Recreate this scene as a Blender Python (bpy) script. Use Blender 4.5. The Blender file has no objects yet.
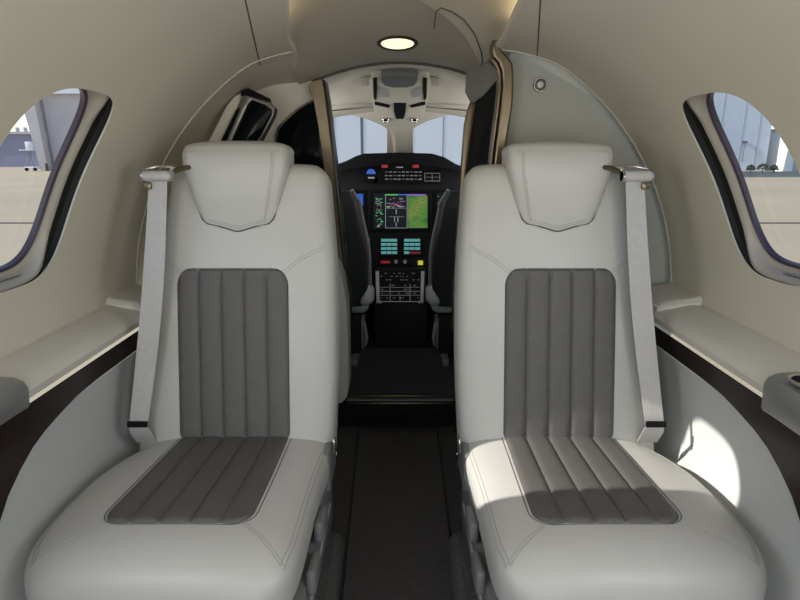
import bpy, bmesh, math, random
from mathutils import Vector, Matrix
S = bpy.context.scene
COL = S.collection
R = math.radians
# ---------------------------------------------------------------- camera
FP, PIT, H = 571.0, R(14.3), 1.1
cam = bpy.data.objects.new('camera', bpy.data.cameras.new('camera'))
COL.objects.link(cam); S.camera = cam
cam.location = (0, 0, H); cam.rotation_euler = (R(90) - PIT, 0, 0)
cam.data.sensor_width = 36; cam.data.lens = 36 * FP / 800; cam.data.clip_start = .02; cam.data.clip_end = 2000
# ---------------------------------------------------------------- world, sun, added fill lamps
w = bpy.data.worlds.new('sky'); S.world = w; w.use_nodes = True
nt = w.node_tree; bg = nt.nodes['Background']
sky = nt.nodes.new('ShaderNodeTexSky'); sky.sky_type = 'NISHITA'; sky.sun_disc = False
sky.sun_elevation = R(30); sky.sun_rotation = R(-100); sky.air_density = 1.0; sky.dust_density = .4; sky.ozone_density = 2
nt.links.new(sky.outputs[0], bg.inputs[0]); bg.inputs[1].default_value = .27
sd = bpy.data.lights.new('sun', 'SUN'); sd.energy = 6.8; sd.angle = R(.6); sd.color = (1, .95, .86)
sun = bpy.data.objects.new('sun', sd); COL.objects.link(sun)
sun.rotation_euler = Vector((1.2, .085, -.665)).to_track_quat('-Z', 'Y').to_euler(); sun.location = (-6, -2, 5)
ld = bpy.data.lights.new('aft_fill_light', 'AREA'); ld.shape = 'RECTANGLE'; ld.size = 1.3; ld.size_y = 1.0  # added soft fill lamp behind the camera, not a cabin fitting
ld.energy = 6.5; ld.color = (1, .985, .965)
la = bpy.data.objects.new('aft_fill_light', ld); COL.objects.link(la)
la.location = (0, -.95, 1.0); la.rotation_euler = (R(87), 0, 0)
for sx_ in (-1, 1):                                # added fill lamps standing in for aft window and cockpit side window daylight
    for nm_, y_, z_, en_, sz_, tg_ in (('aft_window_fill', .30, .98, 8.2, (.9, .4), (0, .95, 1.0)), ('cockpit_side_fill', 2.75, 1.06, 2.2, (.4, .2), (0, 2.85, 1.35))):
        l_ = bpy.data.lights.new(nm_, 'AREA'); l_.shape = 'RECTANGLE'; l_.size, l_.size_y = sz_; l_.energy = en_; l_.color = (.96, .985, 1)
        o_ = bpy.data.objects.new(nm_, l_); COL.objects.link(o_); o_.location = (sx_*(.76 if y_ < 1 else .56), y_, z_)
        o_.rotation_euler = (Vector(tg_) - o_.location).to_track_quat('-Z', 'Z').to_euler()
vs = S.view_settings
vs.view_transform = 'Standard'; vs.look = 'None'; vs.exposure = 0; vs.gamma = 1; vs.use_curve_mapping = False
# ---------------------------------------------------------------- materials
def mat(name, col, rough=.5, metal=0, noise=None, bump=0, bscale=200, emit=None, es=1, coat=0, spec=.5, wave=None):
    m = bpy.data.materials.new(name); m.use_nodes = True; n = m.node_tree; b = n.nodes['Principled BSDF']
    b.inputs['Base Color'].default_value = (*col, 1); b.inputs['Roughness'].default_value = rough
    b.inputs['Metallic'].default_value = metal; b.inputs['Coat Weight'].default_value = coat
    b.inputs['Specular IOR Level'].default_value = spec
    tc = n.nodes.new('ShaderNodeTexCoord')
    if noise:
        sc, amt = noise; nz = n.nodes.new('ShaderNodeTexNoise'); nz.inputs['Scale'].default_value = sc
        nz.inputs['Detail'].default_value = 5; n.links.new(tc.outputs['Object'], nz.inputs['Vector'])
        mp = n.nodes.new('ShaderNodeMapRange'); mp.inputs[1].default_value = .3; mp.inputs[2].default_value = .7
        mp.inputs[3].default_value = 1 - amt; mp.inputs[4].default_value = 1 + amt
        n.links.new(nz.outputs[0], mp.inputs[0])
        mx = n.nodes.new('ShaderNodeMix'); mx.data_type = 'RGBA'; mx.blend_type = 'MULTIPLY'; mx.inputs[0].default_value = 1
        mx.inputs[6].default_value = (*col, 1); n.links.new(mp.outputs[0], mx.inputs[7])
        n.links.new(mx.outputs[2], b.inputs['Base Color'])
    if bump:
        nz = n.nodes.new('ShaderNodeTexNoise'); nz.inputs['Scale'].default_value = bscale; nz.inputs['Detail'].default_value = 3
        if wave:
            nz = n.nodes.new('ShaderNodeTexVoronoi'); nz.inputs['Scale'].default_value = bscale
        n.links.new(tc.outputs['Object'], nz.inputs['Vector'])
        bp = n.nodes.new('ShaderNodeBump'); bp.inputs['Strength'].default_value = bump; bp.inputs['Distance'].default_value = .002
        n.links.new(nz.outputs[0], bp.inputs['Height']); n.links.new(bp.outputs[0], b.inputs['Normal'])
    if emit:
        b.inputs['Emission Color'].default_value = (*emit, 1); b.inputs['Emission Strength'].default_value = es
    return m
M = dict(
 leather=mat('pale_leather', (.485, .472, .446), .42, noise=(6, .03), bump=.12, bscale=420),
 ribbed=mat('grey_ribbed_leather', (.098, .092, .086), .5, noise=(30, .06), bump=.5, bscale=330, wave=1),
 stitch=mat('stitching', (.36, .345, .32), .8),
 stitch2=mat('dark_line', (.08, .075, .07), .7),
 wall=mat('cream_wall_panel', (.61, .565, .465), .55, noise=(3, .02), bump=.08, bscale=500),
 header=mat('header_grey', (.22, .22, .195), .5), grey=mat('grey_bulkhead', (.36, .36, .315), .6, noise=(4, .02)),
 head=mat('headliner', (.47, .43, .36), .75, noise=(8, .03), bump=.15, bscale=600),
 lower=mat('pale_lower_panel', (.54, .55, .54), .5, noise=(4, .02)),
 ledge=mat('armrest_leather', (.62, .585, .52), .45, noise=(6, .03), bump=.12, bscale=420),
 wood=mat('dark_veneer', (.018, .010, .009), .3, noise=(14, .3), spec=.3),
 console=mat('grey_console_metal', (.36, .36, .36), .34, metal=.7),
 chrome=mat('satin_chrome', (.62, .60, .57), .22, metal=1),
 bronze=mat('bronze_trim', (.165, .13, .085), .33, metal=.85, noise=(30, .08)),
 gloss=mat('gloss_black', (.004, .005, .006), .10, spec=.08),
 black=mat('matte_black', (.004, .004, .005), .8, spec=.2),
 dark=mat('dark_plastic', (.008, .008, .010), .65, noise=(20, .15), spec=.25),
 midgrey=mat('grey_plastic', (.17, .17, .17), .5),
 ltgrey=mat('light_grey_plastic', (.42, .42, .42), .5),
 carpet=mat('dark_carpet', (.05, .045, .042), .95, noise=(150, .35), bump=.9, bscale=600),
 mat=mat('floor_mat', (.046, .042, .041), .9, noise=(80, .15), bump=.5, bscale=500),
 sidecarpet=mat('grey_carpet', (.075, .07, .066), .95, noise=(160, .4), bump=1, bscale=500),
 belt=mat('seat_belt_webbing', (.46, .44, .425), .6, noise=(80, .05), bump=.4, bscale=700),
 slot=mat('dark_shade_slot', (.012, .011, .01), .7),
 frame=mat('window_frame_cream', (.45, .41, .345), .45),
 seal=mat('window_seal', (.055, .04, .06), .35),
 ckliner=mat('cockpit_liner', (.60, .55, .45), .7, noise=(5, .02)),
 ckseat=mat('cockpit_seat_black', (.018, .018, .02), .55, bump=.2, bscale=300),
 edge=mat('seat_edge_grey', (.22, .22, .225), .6), fleece=mat('pale_seat_pan', (.48, .48, .48), .7, bump=.5, bscale=200),
 lamp=mat('lamp_diffuser', (.9, .85, .7), .5, emit=(1, .84, .58), es=1.15),
 led=mat('cove_strip', (.9, .85, .7), .5, emit=(1, .84, .55), es=9.0),
 tarmac=mat('tarmac', (.34, .275, .175), .9, noise=(.12, .08)),
 crack=mat('joint_sealant', (.10, .035, .035), .9),
 hangar=mat('hangar_white', (.66, .67, .70), .7, noise=(.3, .03)),
 seam=mat('hangar_seam', (.12, .14, .18), .8),
 hangar2=mat('hangar_lilac', (.48, .44, .44), .8, noise=(.2, .05)),
 hangar3=mat('low_building', (.25, .245, .33), .8, noise=(.3, .1)),
 white=mat('white_paint', (.8, .79, .76), .6),
 bush=mat('bush_leaves', (.26, .25, .11), .8, noise=(3, .4)),
 trunk=mat('bush_stem', (.1, .07, .04), .8),
 scr_bk=mat('screen_black', (.004, .004, .006), .4, emit=(.004, .007, .01), es=1, spec=.2), legend=mat('backlit_legend', (.1, .1, .1), .5, emit=(.3, .31, .3), es=.25), frame_dk=mat('dark_satin_frame', (.20, .19, .17), .35, metal=.7), divider=mat('divider_grey', (.34, .33, .31), .5),
 scr_w=mat('screen_white', (.1, .1, .1), .3, emit=(.4, .44, .44), es=.5),
 scr_g=mat('screen_green', (.02, .1, .02), .3, emit=(.1, .6, .15), es=.7),
 scr_m=mat('screen_magenta', (.1, .02, .1), .3, emit=(.6, .2, .45), es=.7),
 scr_b=mat('screen_blue', (.02, .05, .2), .3, emit=(.03, .13, .7), es=.6),
 scr_br=mat('screen_brown', (.1, .05, .02), .3, emit=(.35, .12, .03), es=.8),
 scr_y=mat('screen_yellow', (.2, .2, .02), .3, emit=(.55, .5, .03), es=.9),
 scr_c=mat('screen_cyan', (.05, .2, .2), .3, emit=(.12, .40, .38), es=.6),
 scr_p=mat('screen_purple', (.1, .02, .2), .3, emit=(.25, .1, .7), es=.8),
 red=mat('red_legend', (.3, .01, .02), .4, emit=(.6, .03, .06), es=.22),
 label=mat('placard_grey', (.30, .29, .27), .5),
)
def terrain():
    m = mat('screen_terrain', (.02, .05, .01), .3); n = m.node_tree; b = n.nodes['Principled BSDF']
    tc = n.nodes.new('ShaderNodeTexCoord'); nz = n.nodes.new('ShaderNodeTexNoise'); nz.inputs['Scale'].default_value = 22; nz.inputs['Detail'].default_value = 6
    cr = n.nodes.new('ShaderNodeValToRGB'); e = cr.color_ramp.elements
    e[0].position = .35; e[0].color = (.03, .16, .03, 1); e[1].position = .66; e[1].color = (.26, .26, .03, 1)
    k = e.new(.48); k.color = (.08, .28, .04, 1); k = e.new(.7); k.color = (.3, .4, .35, 1)
    n.links.new(tc.outputs['Object'], nz.inputs['Vector']); n.links.new(nz.outputs[0], cr.inputs[0])
    n.links.new(cr.outputs[0], b.inputs['Emission Color']); b.inputs['Emission Strength'].default_value = .6
    return m
M['terrain'] = terrain()
def glassmat():
    m = bpy.data.materials.new('window_glass'); m.use_nodes = True; n = m.node_tree; n.nodes.clear()
    o = n.nodes.new('ShaderNodeOutputMaterial'); mx = n.nodes.new('ShaderNodeMixShader')
    t = n.nodes.new('ShaderNodeBsdfTransparent'); t.inputs[0].default_value = (.93, .94, .96, 1)
    g = n.nodes.new('ShaderNodeBsdfGlossy'); g.inputs['Roughness'].default_value = .02
    mx.inputs[0].default_value = .05
    n.links.new(t.outputs[0], mx.inputs[1]); n.links.new(g.outputs[0], mx.inputs[2])
    n.links.new(mx.outputs[0], o.inputs[0]); return m
M['glass'] = glassmat()
# ---------------------------------------------------------------- mesh helpers
class MB:
    """collects geometry in world coordinates"""
    def __init__(s): s.v = []; s.f = []
    def add(s, vs, fs):
        o = len(s.v); s.v += [tuple(q) for q in vs]; s.f += [tuple(i + o for i in f) for f in fs]; return s
    def grid(s, fn, us, vs_, flip=False):
        nu, nv = len(us), len(vs_)
        V = [fn(a, b) for a in us for b in vs_]
        Fs = []
        for i in range(nu - 1):
            for j in range(nv - 1):
                q = (i*nv+j, (i+1)*nv+j, (i+1)*nv+j+1, i*nv+j+1)
                Fs.append(q[::-1] if flip else q)
        return s.add(V, Fs)
    def loft(s, rings, closed=True, cap=(True, True)):
        n = len(rings[0]); V = [p for r in rings for p in r]; Fs = []
        for i in range(len(rings) - 1):
            for j in range(n if closed else n - 1):
                k = (j + 1) % n
                Fs.append((i*n+j, i*n+k, (i+1)*n+k, (i+1)*n+j))
        if cap[0]: Fs.append(tuple(range(n))[::-1])
        if cap[1]: Fs.append(tuple((len(rings)-1)*n + j for j in range(n)))
        return s.add(V, Fs)
    def tube(s, pts, r, n=8, closed=False):
        pts = [Vector(p) for p in pts]; rings = []; up = Vector((.13, .2, .97)).normalized()
        for i, p in enumerate(pts):
            a = pts[max(i-1, 0)] if not closed else pts[i-1]
            b = pts[min(i+1, len(pts)-1)] if not closed else pts[(i+1) % len(pts)]
            t = (b - a).normalized(); x = t.cross(up)
            if x.length < .05: x = t.cross(Vector((1, 0, 0)))
            x.normalize(); y = t.cross(x).normalized(); rr = r[i] if isinstance(r, (list, tuple)) else r
            rings.append([p + (x*math.cos(2*math.pi*k/n) + y*math.sin(2*math.pi*k/n))*rr for k in range(n)])
        if closed: rings.append(rings[0]); return s.loft(rings, cap=(False, False))
        return s.loft(rings)
    def box(s, c, d, bev=0, rot=None, seg=2):
        bm = bmesh.new(); bmesh.ops.create_cube(bm, size=1)
        for v in bm.verts: v.co = Vector((v.co.x*d[0], v.co.y*d[1], v.co.z*d[2]))
        if bev: bmesh.ops.bevel(bm, geom=bm.edges[:] , offset=min(bev, min(d)*.49), segments=seg, affect='EDGES', profile=.5)
        mt = (rot if rot else Matrix.Identity(3)); c = Vector(c)
        bm.verts.ensure_lookup_table()
        s.add([c + mt @ v.co for v in bm.verts], [[v.index for v in f.verts] for f in bm.faces]); bm.free(); return s
    def prism(s, poly, ext, bev=0, seg=2):
        """poly: list of 3D points in a plane, ext: extrusion vector"""
        bm = bmesh.new(); P_ = [Vector(p) for p in poly]; e = Vector(ext)
        a = [bm.verts.new(p) for p in P_]; b = [bm.verts.new(p + e) for p in P_]; n = len(a)
        f0 = bm.faces.new(a); bm.faces.new(b[::-1])
        for i in range(n): bm.faces.new((a[i], b[i], b[(i+1) % n], a[(i+1) % n]))
        bmesh.ops.recalc_face_normals(bm, faces=bm.faces[:])
        if bev: bmesh.ops.bevel(bm, geom=list(f0.edges), offset=bev, segments=seg, affect='EDGES', profile=.5)
        bm.verts.ensure_lookup_table(); bm.verts.index_update()
        s.add([v.co.copy() for v in bm.verts], [[v.index for v in f.verts] for f in bm.faces]); bm.free(); return s
    def disc(s, c, nrm, r, th, n=32, r2=None):
        c = Vector(c); z = Vector(nrm).normalized(); x = z.orthogonal().normalized(); y = z.cross(x)
        ring = lambda rr, o: [c + z*o + (x*math.cos(2*math.pi*k/n) + y*math.sin(2*math.pi*k/n))*rr for k in range(n)]
        r2 = r2 or r
        return s.loft([ring(r, 0), ring(r2, th)])
    def ringdisc(s, c, nrm, r, r0, th, n=40):
        c = Vector(c); z = Vector(nrm).normalized(); x = z.orthogonal().normalized(); y = z.cross(x)
        ring = lambda rr, o: [c + z*o + (x*math.cos(2*math.pi*k/n) + y*math.sin(2*math.pi*k/n))*rr for k in range(n)]
        a = ring(r, 0)
        return s.loft([a, ring(r, th*.6), ring(r - (r-r0)*.3, th), ring(r0 + (r-r0)*.3, th), ring(r0, th*.5), ring(r0, 0), a], cap=(False, False))
    def build(s, name, m, parent=None, smooth=35, merge=True):
        me = bpy.data.meshes.new(name)
        if parent is not None: org = Vector(parent['_o'])
        else:
            xs = [p[0] for p in s.v]; ys = [p[1] for p in s.v]; zs = [p[2] for p in s.v]
            org = Vector(((min(xs)+max(xs))/2, (min(ys)+max(ys))/2, min(zs)))
        me.from_pydata([Vector(p) - org for p in s.v], [], s.f)
        bm = bmesh.new(); bm.from_mesh(me); merge and bmesh.ops.remove_doubles(bm, verts=bm.verts[:], dist=1e-6)
        bmesh.ops.recalc_face_normals(bm, faces=bm.faces[:]); bm.to_mesh(me); bm.free()
        me.materials.append(M[m]); o = bpy.data.objects.new(name, me); COL.objects.link(o)
        if smooth:
            me.shade_smooth(); me.set_sharp_from_angle(angle=R(smooth))
        if parent is not None: o.parent = parent
        else: o.location = org
        o['_o'] = tuple(org)
        return o
def tag(o, label=None, cat=None, group=None, kind=None):
    if label: o['label'] = label
    if cat: o['category'] = cat
    if group: o['group'] = group
    if kind: o['kind'] = kind
    return o
def struct(o): o['kind'] = 'structure'; return o
def thing(name, loc, label=None, cat=None, group=None, kind=None):
    o = bpy.data.objects.new(name, None); COL.objects.link(o); o.location = loc; o['_o'] = tuple(loc); o.empty_display_size = .05
    return tag(o, label, cat, group, kind)
def ray(px, py):
    u, v = (px - 400)/FP, (300 - py)/FP
    return Vector((u, math.cos(PIT) + v*math.sin(PIT), -math.sin(PIT) + v*math.cos(PIT)))
def atY(px, py, Y): d = ray(px, py); return Vector((0, 0, H)) + d*(Y/d.y)
def hit(px, py, pt, n):
    d = ray(px, py); n = Vector(n); return Vector((0, 0, H)) + d*((Vector(pt) - Vector((0, 0, H))).dot(n)/d.dot(n))
def lin(a, b, n): return [a + (b-a)*i/(n-1) for i in range(n)]
def sm(a, b, x): t = min(1, max(0, (x-a)/(b-a))); return t*t*(3-2*t)
def itp(tab, x):
    if x <= tab[0][0]: return tab[0][1]
    for (a, p), (b, q) in zip(tab, tab[1:]):
        if x <= b: return p + (q-p)*(x-a)/(b-a)
    return tab[-1][1]
def spl(tab, x):
    """smooth (catmull) interpolation of a table"""
    n = len(tab)
    if x <= tab[0][0]: return tab[0][1]
    if x >= tab[-1][0]: return tab[-1][1]
    for i in range(n-1):
        if x <= tab[i+1][0]:
            x0, y0 = tab[i]; x1, y1 = tab[i+1]; h = x1-x0; t = (x-x0)/h
            m0 = (y1 - tab[i-1][1])/(x1 - tab[i-1][0]) if i else (y1-y0)/h
            m1 = (tab[i+2][1]-y0)/(tab[i+2][0]-x0) if i+2 < n else (y1-y0)/h
            return (2*t**3-3*t*t+1)*y0 + (t**3-2*t*t+t)*h*m0 + (-2*t**3+3*t*t)*y1 + (t**3-t*t)*h*m1
# ================================================================ CABIN SHELL
RC, ZC, XC = .868, .62, .0125                      # cabin radius and centre
def cyl(sx, Y, s, r=RC): th = s/RC; return Vector((sx*r*math.cos(th) + XC, Y, ZC + r*math.sin(th)))
WN, WA, WB, WS, NP = 3.3, .166, .232, .434, 96
def wout(ph, off=0, offy=None):
    a, b = WA + (off if offy is None else offy), WB + off
    return (abs(math.cos(ph)/a)**WN + abs(math.sin(ph)/b)**WN)**(-1/WN)
TOPS = .945*RC                                     # arc length where the upper panel starts
XT = RC*math.cos(.945)
PROF = [(.245, 1.403), (.262, 1.401), (.307, 1.396), (.35, 1.389), (.412, 1.3735), (.45, 1.3595), (.48, 1.3432), (XT, ZC + RC*math.sin(.945))]
def xe(Y, sx=1): return .236 + (.036 if sx > 0 else .090)*sm(1.15, 1.8, Y)
def bay(mb, sx, y0, y1, yc):
    s0, s1 = -.02, TOPS
    cor = [math.atan2(b - WS, a - yc) for a in (y0, y1) for b in (s0, s1)]
    phs = sorted(set([round(2*math.pi*k/NP - math.pi, 6) for k in range(NP)] + [round(c, 6) for c in cor]))
    rings = []
    for k in [0, .04, .12, .25, .4, .55, .7, .85, 1]:
        ring = []
        for ph in phs:
            c, s = math.cos(ph), math.sin(ph); r0 = wout(ph)
            t = min((y1-yc)/c if c > 1e-9 else (y0-yc)/c if c < -1e-9 else 9, (s1-WS)/s if s > 1e-9 else (s0-WS)/s if s < -1e-9 else 9)
            r = r0 + (t-r0)*k
            ring.append(cyl(sx, yc + r*c, WS + r*s))
        rings.append(ring)
    mb.loft(rings, cap=(False, False))
def window(sx, yc, idx):
    o = thing('window_%d' % idx, cyl(sx, yc, .2), kind='structure')
    phs = [2*math.pi*k/NP for k in range(NP)]
    def ring(r, off, offy=None, rv=None):
        out = []
        for ph in phs:
            w = sm(.35, .8, abs(math.cos(ph)))           # the shade slot opens only along the upright sides
            oy = off if offy is None else off + (offy - off)*w
            rr = r if rv is None else r + (rv - r)*w
            q = wout(ph, off, oy); out.append(cyl(sx, yc + q*math.cos(ph), WS + q*math.sin(ph), rr))
        return out
    m = MB().loft([ring(.868, 0), ring(.871, .005), ring(.876, .007)], cap=(False, False))
    m.build('window_lip', 'wall', o)
    MB().loft([ring(.876, .007), ring(.880, .007, .022, .886), ring(.880, .007, .022, .898), ring(.881, -.002, -.002, .904)], cap=(False, False)).build('shade_slot', 'slot', o)
    MB().loft([ring(.879, .005, .004, .902), ring(.880, -.002, -.004, .903), ring(.888, -.006, -.008, .906), ring(.908, -.009, -.011), ring(.913, -.015), ring(.914, -.020)], cap=(False, False)).build('window_frame', 'frame', o)
    MB().loft([ring(.915, -.016), ring(.912, -.021), ring(.916, -.025), ring(.926, -.026)], cap=(False, False)).build('window_seal', 'seal', o)
    g = MB(); rs = ring(.924, -.022)
    c = cyl(sx, yc, WS, .924); rings = [rs]
    for k in (.75, .5, .25, .02):
        rings.append([cyl(sx, yc + wout(ph, -.022)*k*math.cos(ph), WS + wout(ph, -.022)*k*math.sin(ph), .924) for ph in phs])
    g.loft(rings, cap=(False, True)); g.build('window_pane', 'glass', o)
    return o
BAYS0 = [(.79, 1.80, 1.222), (-.06, .79, .372), (-1.1, -.06, -.478)]
idx = 0
for side, sx in (('left', -1), ('right', 1)):
    BAYS = [(a_, b_, c_ + (.053 if sx > 0 else -.020)) for a_, b_, c_ in BAYS0]
    mb = MB()
    for b in BAYS: bay(mb, sx, *b)
    Ys = lin(-1.1, 1.8, 30)
    def up(Y, q, sx=sx):
        e = xe(Y, sx)
        if q <= 1:
            x = XT + (e - XT)*q; return Vector((sx*x + XC, Y, spl(PROF, x)))
        k = q - 1; z0 = spl(PROF, e)
        dx, dz = [(-.006, .004), (-.007, .012), (0, .018), (.05, .02)][round(k*4) - 1]
        return Vector((sx*(e + dx) + XC, Y, z0 + dz))
    mb.grid(up, Ys, lin(0, 1, 16) + [1.25, 1.5, 1.75, 2.0])
    # rolled lip of the forward arch
    arch = [cyl(sx, 1.8, s) for s in lin(-.02, TOPS, 40)] + [up(1.8, q) for q in lin(0, 1, 14)[1:]]
    def archpt(i, dy, dr):
        p = arch[i]; n = Vector((p.x - XC, 0, p.z - ZC)).normalized(); return p + n*dr + Vector((0, dy, 0))
    mb.grid(lambda i, k: archpt(i, *[(0, 0), (.006, .001), (.011, .005), (.013, .011), (.013, .06)][k]), range(len(arch)), range(5))
    struct(mb.build('wall_' + side, 'wall', smooth=50, merge=False))
    struct(MB().tube([archpt(i, .002, -.001) for i in range(len(arch))], .0034, 8).build('trim_%d' % (5 if sx < 0 else 6), 'head', smooth=60))  # added bead stands in for the highlight along the arch lip
    for y0, y1, yc in BAYS:
        idx += 1; window(sx, yc, idx)
    # lower side wall panel below the ledge
    def lowx(z): return min(.792, math.sqrt(.845**2 - (z-ZC)**2))
    LZ = [(.545, .770), (.50, .779), (.42, .788), (.33, .791), (.25, .775), (.17, .735), (.08, .685), (-.02, .62)]
    m2 = MB().grid(lambda Y, k: Vector((sx*LZ[k][1], Y, LZ[k][0])), lin(-1.1, 2.2, 22), range(len(LZ)))
    struct(m2.build('wall_lower_' + side, 'lower', smooth=60))
    # dark veneer band whose lower edge sweeps down towards the camera
    BE = [(-1.1, .20), (.6, .20), (.86, .29), (.94, .365), (.985, .425), (1.03, .468), (1.10, .512), (1.18, .535), (1.27, .550), (1.5, .552), (1.8, .552)]
    def band(Y, k):
        zt, zb = .608, spl(BE, Y); z = zt + (zb - zt)*k
        x = itp(sorted(LZ), z) if z < .545 else .770 - (z-.545)*.1
        return Vector((sx*(x - .008), Y, z))
    m3 = MB().grid(band, lin(-1.1, 1.8, 70), lin(0, 1, 8))
    m3.grid(lambda Y, k: band(Y, 1) + Vector((sx*.010*k, 0, 0)), lin(-1.1, 1.8, 70), [0, 1])
    tag(m3.build('veneer_band', 'wood', smooth=60), 'dark glossy veneer band under the armrest ledge of the %s wall' % side, 'trim panel', 'veneer bands below the ledges')
    # padded armrest ledge
    LP = [(.884, .676), (.84, .677), (.80, .668), (.768, .663), (.750, .654), (.742, .641), (.746, .624), (.765, .612), (.884, .606)]
    rings = []
    for Y in [-1.1, .2] + lin(.4, 1.785, 20) + [1.795]:
        g = 1 - (.3 if Y > 1.79 else 0)
        rings.append([Vector((sx*(.884 - (.884-x)*g), Y, .64 + (z-.64)*g)) for x, z in LP])
    t = thing('armrest_ledge', (sx*.80, 1.1, .606), 'pale leather armrest ledge running along the %s wall below the window' % side, 'armrest', 'padded side ledges')
    MB().loft(rings).build('padded_top', 'ledge', t)
    MB().loft([[Vector((sx*x, Y, z)) for x, z in ([(.884, .674), (.752, .640), (.748, .650), (.752, .664), (.775, .682), (.884, .700)] if 0 < k else [(.872, .668), (.76, .645), (.758, .650), (.76, .660), (.780, .675), (.872, .684)])] for k, Y in enumerate([1.60, 1.612, 1.63, 1.68, 1.74, 1.797])]).build('forward_pad', 'ledge', t)
    def seamp(Y): return Vector((sx*.752, Y, .6475))
    MB().tube([seamp(Y) for Y in lin(.2, 1.78, 12)], .0012, 6).build('seam_stitching', 'stitch', t)
    # vent slots in the ledge's outer edge, front end cover
    MB().box((sx*.80, 1.62, .672), (.11, .006, .004), .001).build('ledge_joint', 'stitch', t)
    # grey metal console with a cup holder
    c = thing('cupholder_console', (sx*.79, .8, .60), 'grey metal console with cup holder on the %s armrest ledge' % side, 'console', 'cup holder consoles')
    zb_ = .615 if sx < 0 else .597
    CP = [(.868, .684), (.80, .683), (.755, .680), (.737, .671), (.730, .657), (.733, zb_ + .008), (.738, zb_), (.765, zb_ - .006)]
    rings = []
    for Y in [.25, .4, .6, .8, .90, .97] + ([1.0, 1.04, 1.053] if sx < 0 else [1.02, 1.065, 1.078]):
        sh = 0 if Y < 1.03 else (.5 if Y in (1.053, 1.078) else .25)
        rings.append([Vector((sx*(x + sh*.012), Y, z - sh*.012)) for x, z in CP])
    MB().loft(rings).build('console_body', 'console', c)
    cc = Vector((sx*.776, 1.005 if sx > 0 else .88, .6825))
    rg = MB().ringdisc(cc, (0, 0, 1), .040, .032, .005).build('cup_holder_ring', 'chrome', c)
    MB().disc(cc - Vector((0, 0, .0002)), (0, 0, 1), .032, .0016).build('cup_holder_well', 'black', c)
    # lower placard under the window
    t = thing('window_placard', cyl(sx, 1.25, .19), 'small grey placard with tiny rows of text under the %s window' % side, 'placard', 'placards on the window sills')
    pl = MB(); pl.grid(lambda Y, s: cyl(sx, Y, s, .897 - (s-.20)*.2), lin(1.16, 1.29, 6), [.198, .214]); pl.build('plate', 'label', t)
    tx = MB()
    for k in range(3):
        y = 1.166
        rnd = random.Random(k)
        while y < 1.28:
            L = rnd.uniform(.006, .014); s = .2015 + k*.0045
            tx.grid(lambda Y, q: cyl(sx, Y, q, .8962 - (q-.20)*.2), [y, y+L], [s, s+.002]); y += L + .004
    tx.build('text_rows', 'slot', t)
# panel joint lines
for side, sx in (('left', -1), ('right', 1)):
    pts = []
    a_, b_ = ((236, -40), (260, 65)) if sx < 0 else ((543, -40), (537, 58))
    for k in lin(0, 1, 20):
        dd = ray(a_[0] + (b_[0]-a_[0])*k, a_[1] + (b_[1]-a_[1])*k); tt = 1.2
        for _ in range(30): tt = (spl(PROF, abs(dd.x*tt - XC)) - H)/dd.z*.5 + tt*.5
        p = Vector((0, 0, H)) + dd*tt; p.z += .0004; pts.append(p)
    struct(MB().tube(pts, .0018, 6).build('trim_%d' % (1 if sx < 0 else 2), 'stitch2'))
# ---------------------------------------------------------------- ceiling
def cz(x, Y):
    a = sm(1.55, 2.2, Y); return (1.488 - .066*a) - (.35 + .29*a)*x*x
def cw(Y, k):
    l_, r_ = .352 + .006*sm(1.8, 2.2, Y), .34 + .12*sm(1.84, 1.86, Y); return -l_ + (l_+r_)*k
struct(MB().grid(lambda Y, k: Vector((cw(Y, k), Y, cz(cw(Y, k), Y))), lin(-1.1, 1.8, 34) + lin(1.82, 2.2, 20), lin(0, 1, 33)).build('ceiling', 'head', smooth=60))
# light cove strips, real lamps lying on the valances
for side, sx in (('left', -1), ('right', 1)):
    pts = [Vector((sx*(xe(Y, sx) + .035) + XC, Y, 1.430)) for Y in lin(-1.0, 1.62, 14)]
    tag(MB().tube(pts, .005, 8).build('cove_light_strip', 'led'), 'warm glowing light strip hidden above the %s ceiling valance' % side, 'light', 'ceiling cove lights')
# ceiling lamp
lc = Vector((-.008, 1.955, cz(0, 1.955)))
nl = Vector((0, -.15, -1)).normalized()
l = thing('ceiling_lamp', lc, 'round warm glowing lamp with metal rim in the headliner', 'lamp')
MB().ringdisc(lc, nl, .066, .052, .006).build('lamp_rim', 'bronze', l)
MB().disc(lc + nl*.001, nl, .053, .002).build('lamp_lens', 'lamp', l)
# pale hatch panel of the ceiling, right of the lamp
PX = [(1.05, -.12), (1.3, -.09), (1.47, -.035), (1.58, .02), (1.67, .08), (1.81, .172), (1.92, .222), (2.0, .262), (2.04, .298)]
hp = thing('ceiling_panel', (.2, 1.6, 1.44), 'pale curved ceiling panel with recessed grip right of the ceiling lamp', 'panel')
mb = MB()
def pp(Y, k):
    e = min(1, k/.08, 1.0); xl = spl(PX, Y); xr = .335; x = xl + (xr-xl)*max(0, min(1, k)); return Vector((x, Y, cz(x, Y) - .010*e))
mb.grid(pp, lin(1.05, 2.04, 60), [0, .02, .05, .08] + lin(.12, 1, 12)); mb.build('panel_face', 'ckliner', hp, smooth=60)
G = [hit(*q, (0, 0, 1.448), (0, 0, 1)) for q in [(434, 30), (436, 20), (441, 17), (452, 19), (464, 23), (475, 30), (482, 38), (483, 43), (480, 47)]]
gp = [Vector((p.x, p.y, cz(p.x, p.y) - .0115)) for p in G]
MB().tube(gp, .0016, 6).build('grip_outline', 'stitch2', hp)
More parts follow.
